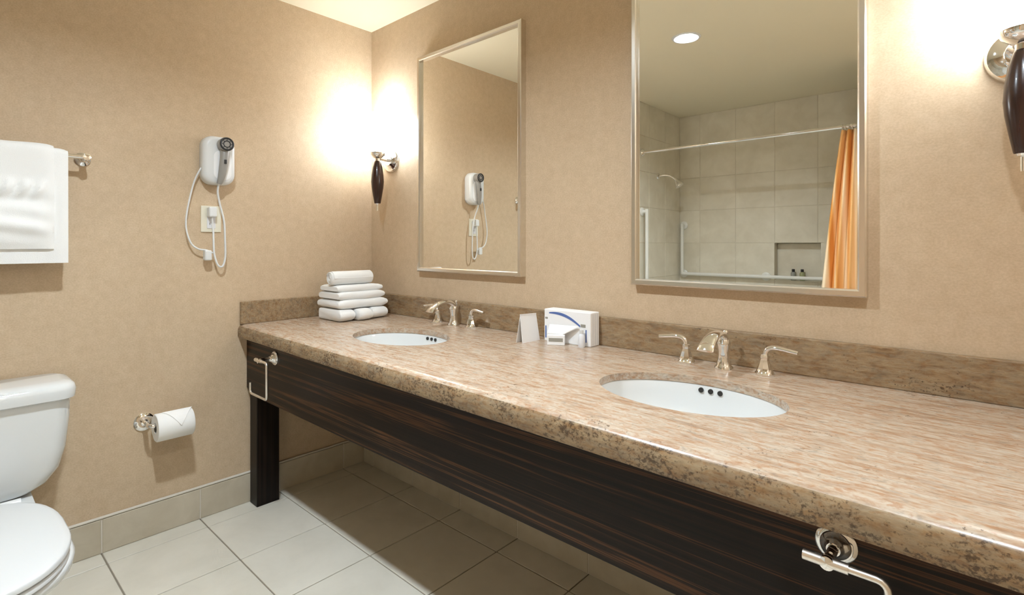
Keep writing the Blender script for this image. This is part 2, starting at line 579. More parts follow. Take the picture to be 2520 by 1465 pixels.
# ================================================================== sinks
def make_sink(lab):
    t = thing('sink', (0, 0, 0), lab, 'sink', 'undermount sinks')
    bm = bmesh.new()
    prof = [(1.10, ZU - .020), (1.10, ZU - .001), (1.012, ZU - .001), (1.0, ZU - .006), (.985, ZU - .03), (.945, ZU - .065), (.87, ZU - .098), (.74, ZU - .124), (.55, ZU - .140), (.3, ZU - .148), (.11, ZU - .151),
            (.11, ZU - .168), (.32, ZU - .166), (.58, ZU - .157), (.78, ZU - .139), (.915, ZU - .11), (.99, ZU - .073), (1.02, ZU - .035), (1.03, ZU - .020)]
    rings = []
    for r, z in prof:
        rings.append([bm.verts.new((SA * r * math.cos(2 * PI * i / 64), SB_ * r * math.sin(2 * PI * i / 64), z)) for i in range(64)])
    for a, b in zip(rings, rings[1:] + rings[:1]):
        for i in range(64):
            j = (i + 1) % 64
            bm.faces.new((a[i], a[j], b[j], b[i]))
    obj('bowl', bm, 'porcelain', t, smooth=True, auto=50)
    bm = bmesh.new()
    lathe(bm, [(.0, ZU - .156), (.021, ZU - .156), (.027, ZU - .150), (.030, ZU - .147), (.022, ZU - .1465), (.0, ZU - .149)], (0, 0, 0))
    obj('drain', bm, 'chrome', t, smooth=True, auto=40)
    for dx in (-.026, 0, .026):
        r = .990
        y = SB_ * r * math.sqrt(1 - (dx / (SA * r)) ** 2)
        bm = bmesh.new()
        lathe(bm, [(.0, -.004), (.0068, -.004), (.0068, .0035), (.0045, .0030), (0, .0028)], (dx, y, ZU - .014), '-y', 14)
        obj('overflow_hole', bm, 'dark_hole', t)
    return t
s1 = make_sink('oval white undermount sink nearer the corner and the towel stack')
s1.location = (SINKS[0][0], SINKS[0][1], 0)
s2 = dup(s1, (SINKS[1][0], SINKS[1][1], 0))
s2['label'] = 'oval white undermount sink nearest the camera, below the mirror reflecting the shower'

# ================================================================== faucets
def make_faucet():
    t = thing('faucet', (0, 0, 0), 'f', 'faucet', 'widespread chrome faucets')
    for s in (-1, 1):
        h = obj('handle', lathe(bmesh.new(), [(.0, 0), (.027, 0), (.027, .006), (.0235, .010), (.019, .022), (.0145, .036), (.0115, .046), (.0125, .050), (.0125, .054), (.010, .060), (0, .062)], (s * .114, 0, 0), seg=8), 'chrome', t, smooth=True, auto=35)
        pts = spline([(s * .114, 0, .056), (s * .118, 0, .070), (s * .130, -.001, .079), (s * .150, -.003, .081), (s * .176, -.006, .078), (s * .200, -.008, .075)], 5)
        n = len(pts)
        rr = [.0095 - .0015 * (i / n) if i < n * .5 else .0088 - .0022 * ((i / n - .5) * 2) for i in range(n)]
        obj('lever', tube(bmesh.new(), pts, rr, 12, flat=.75), 'chrome', h, smooth=True, auto=50)
    sp = obj('spout', lathe(bmesh.new(), [(.0, 0), (.026, 0), (.026, .007), (.021, .012), (.0165, .030), (.0155, .052), (.019, .070), (.020, .078), (.015, .088), (0, .092)], (0, 0, 0), seg=24), 'chrome', t, smooth=True, auto=45)
    bm = bmesh.new()
    path = spline([(0, .010, .070), (0, -.010, .098), (0, -.045, .110), (0, -.090, .106), (0, -.128, .088), (0, -.142, .074)], 6)
    loops = []
    n = len(path)
    for i, p in enumerate(path):
        q = path[min(i + 1, n - 1)] - path[max(i - 1, 0)]
        q.normalize()
        up = Vector((0, q.z * -1, q.y)) * -1 if False else Vector((0, -q.z, q.y))
        if up.z < 0: up = -up
        k = i / (n - 1)
        wd = .013 + .011 * k
        tk = .011 - .005 * k
        loops.append([p + Vector((wd * math.cos(a), 0, 0)) + up * tk * math.sin(a) for a in [2 * PI * j / 16 for j in range(16)]])
    loft(bm, loops)
    obj('spout_arm', bm, 'chrome', sp, smooth=True, auto=60)
    bm = rod(bmesh.new(), (0, .016, .06), (0, .016, .104), .0028, 8)
    lathe(bm, [(0, .100), (.006, .102), (.0075, .107), (.005, .112), (0, .113)], (0, .016, 0), seg=14)
    obj('lift_rod', bm, 'chrome', t, smooth=True, auto=40)
    return t
f1 = make_faucet()
f1.location = (.762, -.066, ZC)
f1['label'] = 'chrome two-lever faucet at the sink beside the towel stack'
f2 = dup(f1, (1.978, -.088, ZC))
f2['label'] = 'chrome two-lever faucet at the sink right of the tissue box'

# ================================================================== mirrors
def make_mirror(name, x0, x1, z0, z1, lab):
    t = thing(name, ((x0 + x1) / 2, 0, z0), lab, 'mirror', 'framed vanity mirrors')
    fw, d = .020, .030
    fr = bmesh.new()
    # mitred frame, profile swept round the rectangle
    prof = [(0, 0), (0, -d), (.004, -d - .003), (fw - .004, -d - .003), (fw, -d), (fw, -.010)]
    loops = []
    for (cx, cz, sx, sz) in ((x0, z0, 1, 1), (x1, z0, -1, 1), (x1, z1, -1, -1), (x0, z1, 1, -1)):
        loops.append([Vector((cx + sx * u, y, cz + sz * u)) for u, y in prof])
    V = [[fr.verts.new(p) for p in lp] for lp in loops]
    for i in range(4):
        a, b = V[i], V[(i + 1) % 4]
        for k in range(len(prof)):
            m_ = (k + 1) % len(prof)
            fr.faces.new((a[k], b[k], b[m_], a[m_]))
    obj('frame', fr, 'brushed_nickel', t)
    obj('glass', bx(x0 + fw - .002, x1 - fw + .002, -.018, -.006, z0 + fw - .002, z1 - fw + .002), 'mirror_silver', t)
    return t
make_mirror('wall_mirror', .448, 1.136, 1.064, 2.129, 'tall nickel-framed mirror between the corner sconce and the tissue box')
make_mirror('wall_mirror', 1.640, 2.323, 1.059, 2.129, 'tall nickel-framed mirror above the right sink, reflecting the shower')

# ================================================================== sconces
def make_sconce():
    t = thing('wall_sconce', (0, 0, 0), 's', 'sconce', 'wall sconces')
    D = -.090
    obj('backplate', lathe(bmesh.new(), [(0, 0), (.063, 0), (.063, .006), (.058, .013), (.034, .019), (.028, .026), (0, .027)], (0, 0, .236), '-y', 40), 'chrome', t, smooth=True, auto=40)
    bm = bmesh.new()
    tube(bm, spline([(0, -.02, .236), (0, -.05, .238), (0, D, .242)], 5), .010, 14)
    obj('arm', bm, 'chrome', t, smooth=True, auto=50)
    bm = lathe(bmesh.new(), [(0, .222), (.014, .222), (.014, .236), (.022, .240), (.036, .252), (.040, .262), (.040, .268), (0, .268)], (0, D, 0), seg=32)
    obj('lamp_cup', bm, 'chrome', t, smooth=True, auto=40)
    # tulip shade, open at the top
    prof = [(.034, .266), (.042, .272), (.050, .30), (.054, .36), (.056, .42), (.058, .468), (.055, .468), (.053, .42), (.051, .36), (.047, .30), (.039, .276), (.034, .272)]
    bm = bmesh.new()
    rings = [[bm.verts.new((r * math.cos(2 * PI * i / 32), D + r * math.sin(2 * PI * i / 32), z)) for i in range(32)] for r, z in prof]
    for a, b in zip(rings, rings[1:] + rings[:1]):
        for i in range(32):
            j = (i + 1) % 32
            bm.faces.new((a[i], a[j], b[j], b[i]))
    obj('shade', bm, 'shade_glass', t, smooth=True, auto=60)
    prof = [(0, 0), (.014, 0), (.0165, .004), (.024, .045), (.0305, .085), (.033, .115), (.031, .15), (.025, .19), (.0175, .218), (.014, .224), (0, .224)]
    obj('wooden_stem', lathe(bmesh.new(), prof, (0, D, 0), seg=32), 'dark_wood', t, smooth=True, auto=45)
    obj('finial', lathe(bmesh.new(), [(0, -.038), (.0055, -.037), (.0055, -.006), (.013, -.004), (.015, .001), (0, .001)], (0, D, 0), seg=20), 'chrome', t, smooth=True, auto=45)
    return t
c1 = make_sconce()
c1.location = (.193, 0, 1.410)
c1['label'] = 'lit wall sconce with dark wooden stem beside the room corner'
c2 = dup(c1, (2.612, 0, 1.392))
c2['label'] = 'wall sconce with dark wooden stem and chrome disc at right edge'

# ================================================================== ceiling lamps: one seen in the mirror, one added as fill
def make_downlight():
    dl = thing('downlight', (0, 0, 0), 'd', 'ceiling light', 'recessed ceiling lamps')
    obj('trim_ring', lathe(bmesh.new(), [(.0645, .002), (.0645, -.004), (.068, -.007), (.078, -.005), (.081, -.0005), (.066, -.0002), (.0645, .002)], (0, 0, 0), seg=40), 'white_plastic', dl, smooth=True, auto=40)
    bm = bmesh.new()
    pr_ = [(.0645, .0), (.0595, .036), (.063, .036), (.0655, .0)]
    rg = [[bm.verts.new((r * math.cos(2 * PI * i / 40), r * math.sin(2 * PI * i / 40), z)) for i in range(40)] for r, z in pr_]
    for a, b in zip(rg, rg[1:] + rg[:1]):
        for i in range(40):
            k = (i + 1) % 40
            bm.faces.new((a[i], a[k], b[k], b[i]))
    obj('reflector', bm, 'white_plastic', dl, smooth=True, auto=40)
    obj('lens', lathe(bmesh.new(), [(0, .031), (.059, .031), (.059, .035), (0, .035)], (0, 0, 0), seg=40), 'lamp_lens', dl)
    return dl
d1 = make_downlight()
d1.location = (LAMPS[0][0], LAMPS[0][1], H)
d1['label'] = 'round recessed ceiling lamp seen glowing in the right mirror'
fill_lamp = dup(d1, (LAMPS[1][0], LAMPS[1][1], H))
for ch in fill_lamp.children:
    if ch.name.startswith('lens'):
        ch.data = ch.data.copy(); ch.data.materials[0] = MATS['lamp_lens_fill']      # dimmer fill lamp, added to brighten the right side
fill_lamp['label'] = 'added unseen fill lamp recessed in the ceiling above the right end of the vanity'

# ================================================================== towel rings on the vanity front
def make_ring():
    t = thing('towel_ring', (0, 0, 0), 'r', 'towel ring', 'square towel rings on the vanity front')
    obj('rosette', lathe(bmesh.new(), [(0, 0), (.030, 0), (.030, .004), (.026, .008), (.0225, .009), (.021, .013), (.015, .017), (.0125, .022), (.010, .026), (0, .026)], (0, 0, 0), '-y', 32), 'chrome', t, smooth=True, auto=40)
    obj('post', lathe(bmesh.new(), [(.0105, .02), (.0075, .03), (.0075, .056), (.0105, .060), (.0105, .074), (0, .076)], (0, 0, 0), '-y', 20), 'chrome', t, smooth=True, auto=40)
    y, x0, x1, z0, z1, r = -.068, -.085, .076, -.150, .0, .014
    pts = []
    for cx, cz, a0 in ((x1 - r, z1 - r, 90), (x1 - r, z0 + r, 0), (x0 + r, z0 + r, -90), ):
        for k in range(5):
            a = math.radians(a0 - 90 * k / 4)
            pts.append((cx + r * math.cos(a), y, cz + r * math.sin(a)))
    pts = [(x0 + .055, y, z1)] + pts + [(x0, y, z0 + .045)]
    obj('ring', tube(bmesh.new(), pts, .0055, 12), 'satin_bar', t, smooth=True, auto=50)
    obj('bar_sleeve', tube(bmesh.new(), [(x0 + .052, y, z1), (.028, y, z1)], .0080, 14), 'satin_bar', t, smooth=True, auto=50)
    return t
r1 = make_ring()
r1.location = (.305, yap(.305), .713)
r1['label'] = 'square satin towel ring on the vanity front above the visible leg'
r2 = dup(r1, (2.370, yap(2.37), .715))
r2['label'] = 'square satin towel ring on the vanity front at bottom right'

# ================================================================== towels stacked on the counter
def cloth_stack(x0, x1, y0, y1, z0, nl, lt, lab, grp, wob=.0):
    """a folded terry cloth: nl layers folded round their front (+x) edge"""
    t = thing('folded_washcloth', ((x0 + x1) / 2, (y0 + y1) / 2, z0), lab, 'washcloth', grp)
    for k in range(nl):
        za, zb = z0 + k * lt, z0 + (k + 1) * lt
        r = lt / 2 * .96
        j = random.uniform(-.006, .006)
        lp = []
        n = 9
        for i in range(n):
            s = i / (n - 1)
            y = y0 + (y1 - y0) * s
            e = .82 if i in (0, n - 1) else 1.0
            jj = j + .003 * math.sin(5 * s + k)
            zc = (za + zb) / 2
            ring = []
            for q in range(9):
                a = -PI / 2 + PI * q / 8
                ring.append(Vector((x1 - r + jj + r * math.cos(a) * 1.2, y, zc + r * e * math.sin(a))))
            ring += [Vector((x0 + .004, y, zc + r * e)), Vector((x0, y, zc + r * e * .5)), Vector((x0, y, zc - r * e * .5)), Vector((x0 + .004, y, zc - r * e))]
            lp.append(ring)
        obj('fold', loft(bmesh.new(), lp), 'terry', t, smooth=True, auto=70)
    return t
cloth_stack(.110, .312, -.372, -.292, ZC, 1, .058, 'folded white washcloth under the towel stack, nearest the toilet wall side', 'folded washcloths under the towel')
cloth_stack(.135, .338, -.283, -.208, ZC, 1, .056, 'folded white washcloth in the middle of the towel stack, jutting forward', 'folded washcloths under the towel')
cloth_stack(.105, .305, -.196, -.106, ZC, 1, .058, 'folded white washcloth under the towel stack, nearest the mirror wall', 'folded washcloths under the towel')
ht = thing('folded_hand_towel', (.2, -.245, ZC + .058), 'white hand towel folded thick across the stacked washcloths', 'towel')
for k, (xa, xb, zz, th_) in enumerate(((.095, .300, ZC + .0585, .042), (.098, .290, ZC + .0995, .038), (.102, .272, ZC + .1365, .032))):
    lp = []
    for i in range(17):
        q = i / 16
        y = (-.372 + .006 * k) + (.272 - .012 * k) * q
        e = .60 if i in (0, 16) else (.9 if i in (1, 15) else 1)
        zc, r = zz + th_ / 2, th_ / 2 * 1.02
        ring = [Vector((xb - r + .005 * math.sin(9 * q + 2 * k) + r * math.cos(a) * .9, y, zc + r * e * math.sin(a))) for a in [-PI / 2 + PI * q2 / 10 for q2 in range(11)]]
        ring += [Vector((xa + .008, y, zc + r * e)), Vector((xa, y, zc + r * e * .4)), Vector((xa, y, zc - r * e * .4)), Vector((xa + .008, y, zc - r * e))]
        lp.append(ring)
    obj('fold', loft(bmesh.new(), lp), 'terry', ht, smooth=True, auto=70)
# rolled washcloth on top: a spiral
rl = thing('rolled_washcloth', (.205, -.25, ZC + .169), 'tightly rolled white washcloth lying on top of the towel stack', 'washcloth')
lp = []
zc = ZC + .169 + .0335
for i in range(9):
    s = i / 8
    y = -.365 + .222 * s
    k = .90 if i in (0, 8) else 1.0
    lp.append([Vector((.205 + k * .034 * math.cos(a) * (1 + .03 * math.sin(3 * a)), y, zc + k * .0335 * math.sin(a))) for a in [2 * PI * q / 28 for q in range(28)]])
obj('roll', loft(bmesh.new(), lp), 'terry', rl, smooth=True, auto=60)
sp_ = [(.205 + (.006 + .024 * q / 60) * math.cos(q * .36), -.3665, zc + (.006 + .024 * q / 60) * math.sin(q * .36)) for q in range(61)]
obj('rolled_edge', tube(bmesh.new(), sp_, .0028, 6), 'terry', rl, smooth=True)
obj('loose_flap', loft(bmesh.new(), [[Vector((.205 + (.035 + d) * math.cos(a), y, zc + (.0345 + d) * math.sin(a))) for a, d in [(PI * .15 * q, .0) for q in range(5)][::1]] + [Vector((.205 + .033 * math.cos(PI * .15 * q), y, zc + .0325 * math.sin(PI * .15 * q))) for q in range(4, -1, -1)] for y in (-.36, -.25, -.148)]), 'terry', rl, smooth=True, auto=60)

# ================================================================== tissue box group by the backsplash
tb = thing('tissue_box', (1.405, -.052, ZC), 'upright white tissue box printed with a blue arc, against the backsplash', 'tissue box')
obj('carton', bx(1.298, 1.508, -.082, -.024, ZC, .952, bev=.003), 'card_white', tb)
for k, yy in enumerate((-.066, -.052, -.038)):
    obj('side_groove', bx(1.508, 1.5088, yy - .0012, yy + .0012, ZC + .006, .946), 'card_shade', tb)
yy = -.0828
arc = [(1.322 + .142 * s, yy, .938 - .038 * s ** 2.2 + .004 * math.sin(PI * s)) for s in [i / 14 for i in range(15)]]
bm = bmesh.new()
lo_, hi_ = [], []
for i, p in enumerate(arc):
    s = i / 14
    wd = .0012 + .0042 * math.sin(PI * min(1, s * .75 + .1))
    for lst, d in ((lo_, -wd), (hi_, wd)):
        lst.append([bm.verts.new((p[0], yy, p[2] + d)), bm.verts.new((p[0], yy + .0012, p[2] + d))])
for i in range(14):
    bm.faces.new((lo_[i][0], lo_[i + 1][0], hi_[i + 1][0], hi_[i][0]))
    bm.faces.new((lo_[i][0], lo_[i][1], lo_[i + 1][1], lo_[i + 1][0]))
    bm.faces.new((hi_[i][0], hi_[i + 1][0], hi_[i + 1][1], hi_[i][1]))
obj('blue_arc', bm, 'blue_print', tb)
obj('blue_stroke', bx(1.3035, 1.309, yy, yy + .001, .842, .888), 'blue_print', tb)
obj('blue_stroke', bx(1.487, 1.4915, yy, yy + .001, .845, .890), 'blue_print', tb)
obj('printed_mark', bx(1.303, 1.315, yy, yy + .001, .914, .921), 'grey_print', tb)
obj('printed_mark', bx(1.466, 1.487, yy, yy + .001, .898, .909), 'grey_print', tb)
# tissue pulled out of the slot: a folded pointed sheet
bm = bmesh.new()
a_, b_2, c_2, d_2 = Vector((1.325, -.083, .895)), Vector((1.462, -.090, .902)), Vector((1.398, -.106, .868)), Vector((1.330, -.104, .866))
v1 = [bm.verts.new(p) for p in (a_, b_2, c_2, d_2)]
v2 = [bm.verts.new(p + Vector((0, .0, -.004))) for p in (a_, b_2, c_2, d_2)]
bm.faces.new(v1); bm.faces.new(v2[::-1])
for i in range(4):
    bm.faces.new((v1[i], v2[i], v2[(i + 1) % 4], v1[(i + 1) % 4]))
obj('tissue', bm, 'tissue_paper', tb)
# soap carton in front
sx_ = thing('soap_carton', (1.385, -.122, ZC), 'tiny white soap carton with a grey text band before the tissue box', 'soap box')
obj('carton', bx(-.032, .032, -.011, .011, 0, .036, bev=.0015), 'card_white', sx_, world=False)
obj('printed_band', bx(-.026, .026, -.0118, -.0108, .013, .026), 'grey_print', sx_, world=False)
sx_.rotation_euler = (0, 0, math.radians(30))
# small cap / bottle
sv = thing('shampoo_vial', (1.482, -.1, ZC), 'tiny clear-white toiletry vial standing before the tissue box right side', 'bottle')
obj('vial', lathe(bmesh.new(), [(0, 0), (.011, 0), (.012, .003), (.012, .040), (.008, .047), (.006, .049), (0, .049)], (1.482, -.1, ZC), seg=20), 'card_shade', sv, smooth=True, auto=40)
obj('cap', lathe(bmesh.new(), [(0, .049), (.0075, .049), (.0075, .062), (0, .063)], (1.482, -.1, ZC), seg=20), 'white_plastic', sv, smooth=True, auto=40)
# plain white tent card
tc = thing('tent_card', (1.255, -.135, ZC), 'plain white folded card standing left of the tissue box', 'card')
for s, nm in ((1, 'front_leaf'), (-1, 'back_leaf')):
    bm = bmesh.new()
    x_t, x_b = 1.262, 1.262 + .016 * s
    q = [(x_b, -.186, ZC), (x_b, -.084, ZC), (x_t, -.088, .932), (x_t, -.182, .936)]
    v1 = [bm.verts.new(p) for p in q]
    v2 = [bm.verts.new((p[0] - .0016 * s, p[1], p[2])) for p in q]
    bm.faces.new(v1); bm.faces.new(v2[::-1])
    for i in range(4):
        bm.faces.new((v1[i], v2[i], v2[(i + 1) % 4], v1[(i + 1) % 4]))
    obj(nm, bm, 'card_white', tc)

# ================================================================== toilet
TY = -1.560
tt = thing('toilet', (.40, TY, 0), 'white two-piece toilet with closed lid against the left wall', 'toilet')
def tank_loop(z, hx, hy, r): return rrect(.018 + hx, TY, hx, hy, z, r)
bm = bmesh.new()
loft(bm, [tank_loop(.352, .070, .110, .045), tank_loop(.362, .078, .140, .045), tank_loop(.385, .084, .176, .046), tank_loop(.43, .089, .206, .045), tank_loop(.50, .092, .222, .042), tank_loop(.60, .094, .231, .040), tank_loop(.668, .095, .234, .040)])
tank = obj('tank', bm, 'porcelain', tt, smooth=True, auto=50)
bm = bmesh.new()
loft(bm, [tank_loop(.668, .100, .238, .042), tank_loop(.672, .104, .244, .045), tank_loop(.700, .106, .247, .047), tank_loop(.716, .103, .243, .046), tank_loop(.724, .095, .234, .042), tank_loop(.728, .08, .215, .035)])
obj('tank_lid', bm, 'porcelain', tt, smooth=True, auto=50)
def flush():
    bm = lathe(bmesh.new(), [(0, 0), (.016, 0), (.016, .006), (.010, .012), (0, .013)], (.206, TY - .16, .61), 'x', 18)
    rod(bm, (.214, TY - .16, .61), (.218, TY - .09, .600), .006, 10)
    return bm
obj('flush_lever', flush(), 'chrome', tt, smooth=True, auto=40)
def egg(z, back, front, hw, xm, n=48, sq=.0):
    pts = []
    for i in range(n):
        a = 2 * PI * i / n
        c_, s_ = math.cos(a), math.sin(a)
        if c_ >= 0:
            x = xm + (front - xm) * c_
            y = hw * s_
        else:
            e = .62
            x = xm - (xm - back) * abs(c_) ** e
            y = hw * (abs(s_) ** .95) * (1 if s_ >= 0 else -1)
        pts.append(Vector((x, TY + y, z)))
    return pts
obj('bowl', loft(bmesh.new(), [egg(.0, .20, .60, .115, .40), egg(.03, .20, .595, .110, .40), egg(.10, .20, .58, .100, .40), egg(.17, .20, .61, .110, .42), egg(.235, .20, .70, .140, .48), egg(.285, .20, .785, .168, .55), egg(.315, .20, .835, .181, .58), egg(.335, .20, .842, .182, .59), egg(.343, .205, .835, .176, .59)]), 'porcelain', tt, smooth=True, auto=60)
obj('tank_shelf', loft(bmesh.new(), [rrect(.15, TY, .12, .115, .27, .04), rrect(.15, TY, .13, .135, .31, .04), rrect(.15, TY, .13, .135, .3515, .04)]), 'porcelain', tt, smooth=True, auto=50)
def pad(z0, z1, d, nm):
    k = .006
    return obj(nm, loft(bmesh.new(), [egg(z0, .252 + d + k, .855 - d - k, .172 - d - k, .60), egg(z0 + .003, .252 + d, .855 - d, .172 - d, .60), egg(z1 - .006, .252 + d, .855 - d, .172 - d, .60), egg(z1 - .002, .254 + d, .851 - d, .168 - d, .60), egg(z1, .262 + d, .838 - d, .157 - d, .60)]), 'white_plastic', tt, smooth=True, auto=50)
pad(.3455, .363, .002, 'seat')
pad(.3665, .386, .0, 'seat_cover')
for s in (-1, 1):
    obj('hinge', lathe(bmesh.new(), [(0, 0), (.014, .002), (.014, .05), (0, .052)], (.258, TY + s * .075 - .026, .372), 'y', 16), 'white_plastic', tt, smooth=True, auto=40)

# ================================================================== toilet paper
hp = thing('toilet_paper_holder', (0, -1.077, .468), 'chrome wall-mounted paper holder with round rosette beside the toilet', 'paper holder')
obj('rosette', lathe(bmesh.new(), [(0, 0), (.036, 0), (.036, .005), (.030, .010), (.022, .012), (.018, .018), (.014, .024), (0, .024)], (0, -1.072, .474), 'x', 32), 'chrome', hp, smooth=True, auto=40)
pts = spline([(.02, -1.072, .474), (.070, -1.072, .473), (.084, -1.066, .4725), (.0875, -1.050, .472), (.0875, -1.0, .472), (.0875, -.932, .472)], 6)
obj('arm', tube(bmesh.new(), pts, .0085, 14), 'chrome', hp, smooth=True, auto=50)
rp = thing('toilet_paper_roll', (.0875, -.985, .415), 'white toilet paper roll with its end folded to a point', 'toilet paper')
RC, RR, YA, YB = Vector((.0875, 0, .462)), .055, -1.054, -.925
bm = bmesh.new()
prof = [(.0205, 0), (RR - .003, 0), (RR, .003), (RR, YB - YA - .003), (RR - .003, YB - YA), (.0205, YB - YA)]
rings = [[bm.verts.new((RC.x + r * math.cos(2 * PI * i / 40), YA + h, RC.z + r * math.sin(2 * PI * i / 40))) for i in range(40)] for r, h in prof]
for a, b in zip(rings, rings[1:] + rings[:1]):
    for i in range(40):
        j = (i + 1) % 40
        bm.faces.new((a[i], a[j], b[j], b[i]))
obj('paper', bm, 'tissue_paper', rp, smooth=True, auto=45)
bm = bmesh.new()
rr_ = [[bm.verts.new((RC.x + r * math.cos(2 * PI * i / 24), y, RC.z + r * math.sin(2 * PI * i / 24))) for i in range(24)] for r, y in ((.0205, YA + .001), (.0205, YB - .001), (.0192, YB - .001), (.0192, YA + .001))]
for a, b in zip(rr_, rr_[1:] + rr_[:1]):
    for i in range(24):
        j = (i + 1) % 24
        bm.faces.new((a[i], a[j], b[j], b[i]))
obj('core', bm, 'grey_plastic', rp, smooth=True, auto=45)
# pointed fold lying on the roll, from the top down the front
bm = bmesh.new()
def onroll(y, a, d): return Vector((RC.x + (RR + d) * math.cos(a), y, RC.z + (RR + d) * math.sin(a)))
V1, V2 = [], []
ym = (YA + YB) / 2 + .012
for i in range(11):
    s = i / 10
    a = math.radians(88 - 80 * s)
    hw = .052 * (1 - s) + .0015
    V1.append([bm.verts.new(onroll(ym + q * hw, a, .0035)) for q in (-1, 0, 1)])
    V2.append([bm.verts.new(onroll(ym + q * hw, a, .0004)) for q in (-1, 0, 1)])
for i in range(10):
    for k in range(2):
        bm.faces.new((V1[i][k], V1[i][k + 1], V1[i + 1][k + 1], V1[i + 1][k]))
    bm.faces.new((V1[i][0], V1[i + 1][0], V2[i + 1][0], V2[i][0]))
    bm.faces.new((V1[i][2], V2[i][2], V2[i + 1][2], V1[i + 1][2]))
obj('pointed_fold', bm, 'tissue_paper', rp)

# ================================================================== towel bar and towels
BX, BZ = .078, 1.521
br = thing('towel_bar', (0, -1.60, BZ), 'chrome towel bar on the wall above the toilet', 'towel bar')
for y in (-1.268, -1.935):
    obj('post', lathe(bmesh.new(), [(0, 0), (.026, 0), (.026, .005), (.021, .010), (.014, .013), (.010, .020), (.010, BX - .012), (.013, BX - .008), (.013, BX + .010), (0, BX + .012)], (0, y, BZ), 'x', 24), 'chrome', br, smooth=True, auto=40)
obj('bar', rod(bmesh.new(), (BX, -1.935, BZ), (BX, -1.268, BZ), .008), 'chrome', br, smooth=True, auto=40)
def drape(name, y0, y1, zf, zbk, rin, thk, label, fn=None, extra=()):
    """a cloth hung over the bar: section (x,z) swept along y, with thickness"""
    sec = []
    nf = 40
    for i in range(nf + 1):                       # front sheet, bottom to top
        sec.append((BX + rin, zf + (BZ - zf) * i / nf, 1))
    for k in range(1, 10):
        a = PI * k / 10
        sec.append((BX + rin * math.cos(a), BZ + rin * math.sin(a), 0))
    for i in range(13):
        sec.append((BX - rin, BZ - (BZ - zbk) * i / 12, -1))
    ny = 49
    t = thing(name, (BX, (y0 + y1) / 2, zbk), label, 'towel')
    bm = bmesh.new()
    O, I_ = [], []
    m_ = len(sec)
    for j in range(ny):
        s = j / (ny - 1)
        y = y0 + (y1 - y0) * s
        ro, ri = [], []
        edge = min(1, min(s, 1 - s) * ny / 1.5)
        for i, (x, z, sd) in enumerate(sec):
            a = sec[max(i - 1, 0)]; b = sec[min(i + 1, m_ - 1)]
            d = Vector((b[0] - a[0], 0, b[1] - a[1])).normalized()
            nrm = Vector((d.z, 0, -d.x))
            off = fn(y, z, s) if (fn and sd == 1) else 0
            off += .0015 * math.sin(40 * y + 9 * z)
            p = Vector((x, y, z))
            ro.append(bm.verts.new(p + nrm * (thk * (.55 + .45 * edge) + off)))
            ri.append(bm.verts.new(p))
        O.append(ro); I_.append(ri)
    for j in range(ny - 1):
        for i in range(m_ - 1):
            bm.faces.new((O[j][i], O[j + 1][i], O[j + 1][i + 1], O[j][i + 1]))
            bm.faces.new((I_[j][i], I_[j][i + 1], I_[j + 1][i + 1], I_[j + 1][i]))
        bm.faces.new((O[j][0], I_[j][0], I_[j + 1][0], O[j + 1][0]))
        bm.faces.new((O[j][-1], O[j + 1][-1], I_[j + 1][-1], I_[j][-1]))
    for j in (0, ny - 1):
        for i in range(m_ - 1):
            q = (O[j][i], O[j][i + 1], I_[j][i + 1], I_[j][i])
            bm.faces.new(q)
    obj('cloth', bm, 'terry', t, smooth=True, auto=60)
    return t
drape('bath_towel', -1.86, -1.322, 1.132, 1.17, .010, .013, 'large white bath towel folded over the bar above the toilet')
def pleat(y, z, s):
    o = 0
    if 1.352 < z < 1.425:                                   # fan of gathered pleats
        k = math.sin(PI * (z - 1.352) / .073)
        o += .013 * k * (math.sin(150 * y + 3 * math.sin(30 * z)) * .75 + .8)
    if 1.185 < z <= 1.352:                                  # puffed swag with creases below
        k = math.sin(PI * (z - 1.185) / .167)
        o += .018 * k + .005 * k * math.sin(95 * z + 7 * (y + 1.6) ** 2 * 8)
    return o * min(1, 9 * min(s, 1 - s) + .1)
drape('hand_towel', -1.82, -1.362, 1.182, 1.21, .0245, .008, 'small white hand towel with gathered pleats hung over the bath towel', pleat)

# ================================================================== hair dryer
hd = thing('hair_dryer', (0, -.80, 1.46), 'white and grey wall-mounted hair dryer with dangling cord', 'hair dryer')
def yzr(cy, cz, hy, hz, x, r): return [Vector((x, p[0], p[1])) for p in rrect(cy, cz, hy, hz, 0, r, 6)]
bm = bmesh.new()
loft(bm, [yzr(-.806, 1.566, .060, .100, .0005, .040), yzr(-.806, 1.566, .066, .106, .012, .045), yzr(-.806, 1.566, .066, .106, .042, .045), yzr(-.806, 1.566, .062, .102, .056, .044), yzr(-.806, 1.566, .050, .090, .063, .038)])
obj('holder', bm, 'white_plastic', hd, smooth=True, auto=50)
obj('holder_recess', loft(bmesh.new(), [yzr(-.796, 1.545, .034, .062, .060, .028), yzr(-.796, 1.545, .036, .064, .0655, .028), yzr(-.796, 1.545, .031, .058, .0665, .025)]), 'card_white', hd, smooth=True, auto=50)
bm = lathe(bmesh.new(), [(0, .04), (.024, .04), (.027, .055), (.0290, .075), (.0300, .098), (.0285, .104), (0, .104)], (0, -.792, 1.634), 'x', 32)
gb = obj('blower', bm, 'grey_plastic', hd, smooth=True, auto=40)
for r in (.0255, .0135):
    ring = [(.1045, -.792 + r * math.cos(2 * PI * i / 32), 1.634 + r * math.sin(2 * PI * i / 32)) for i in range(32)]
    obj('grille_ring', tube(bmesh.new(), ring, .0040 if r > .02 else .0022, 8, closed=True), 'black_plastic', gb, smooth=True)
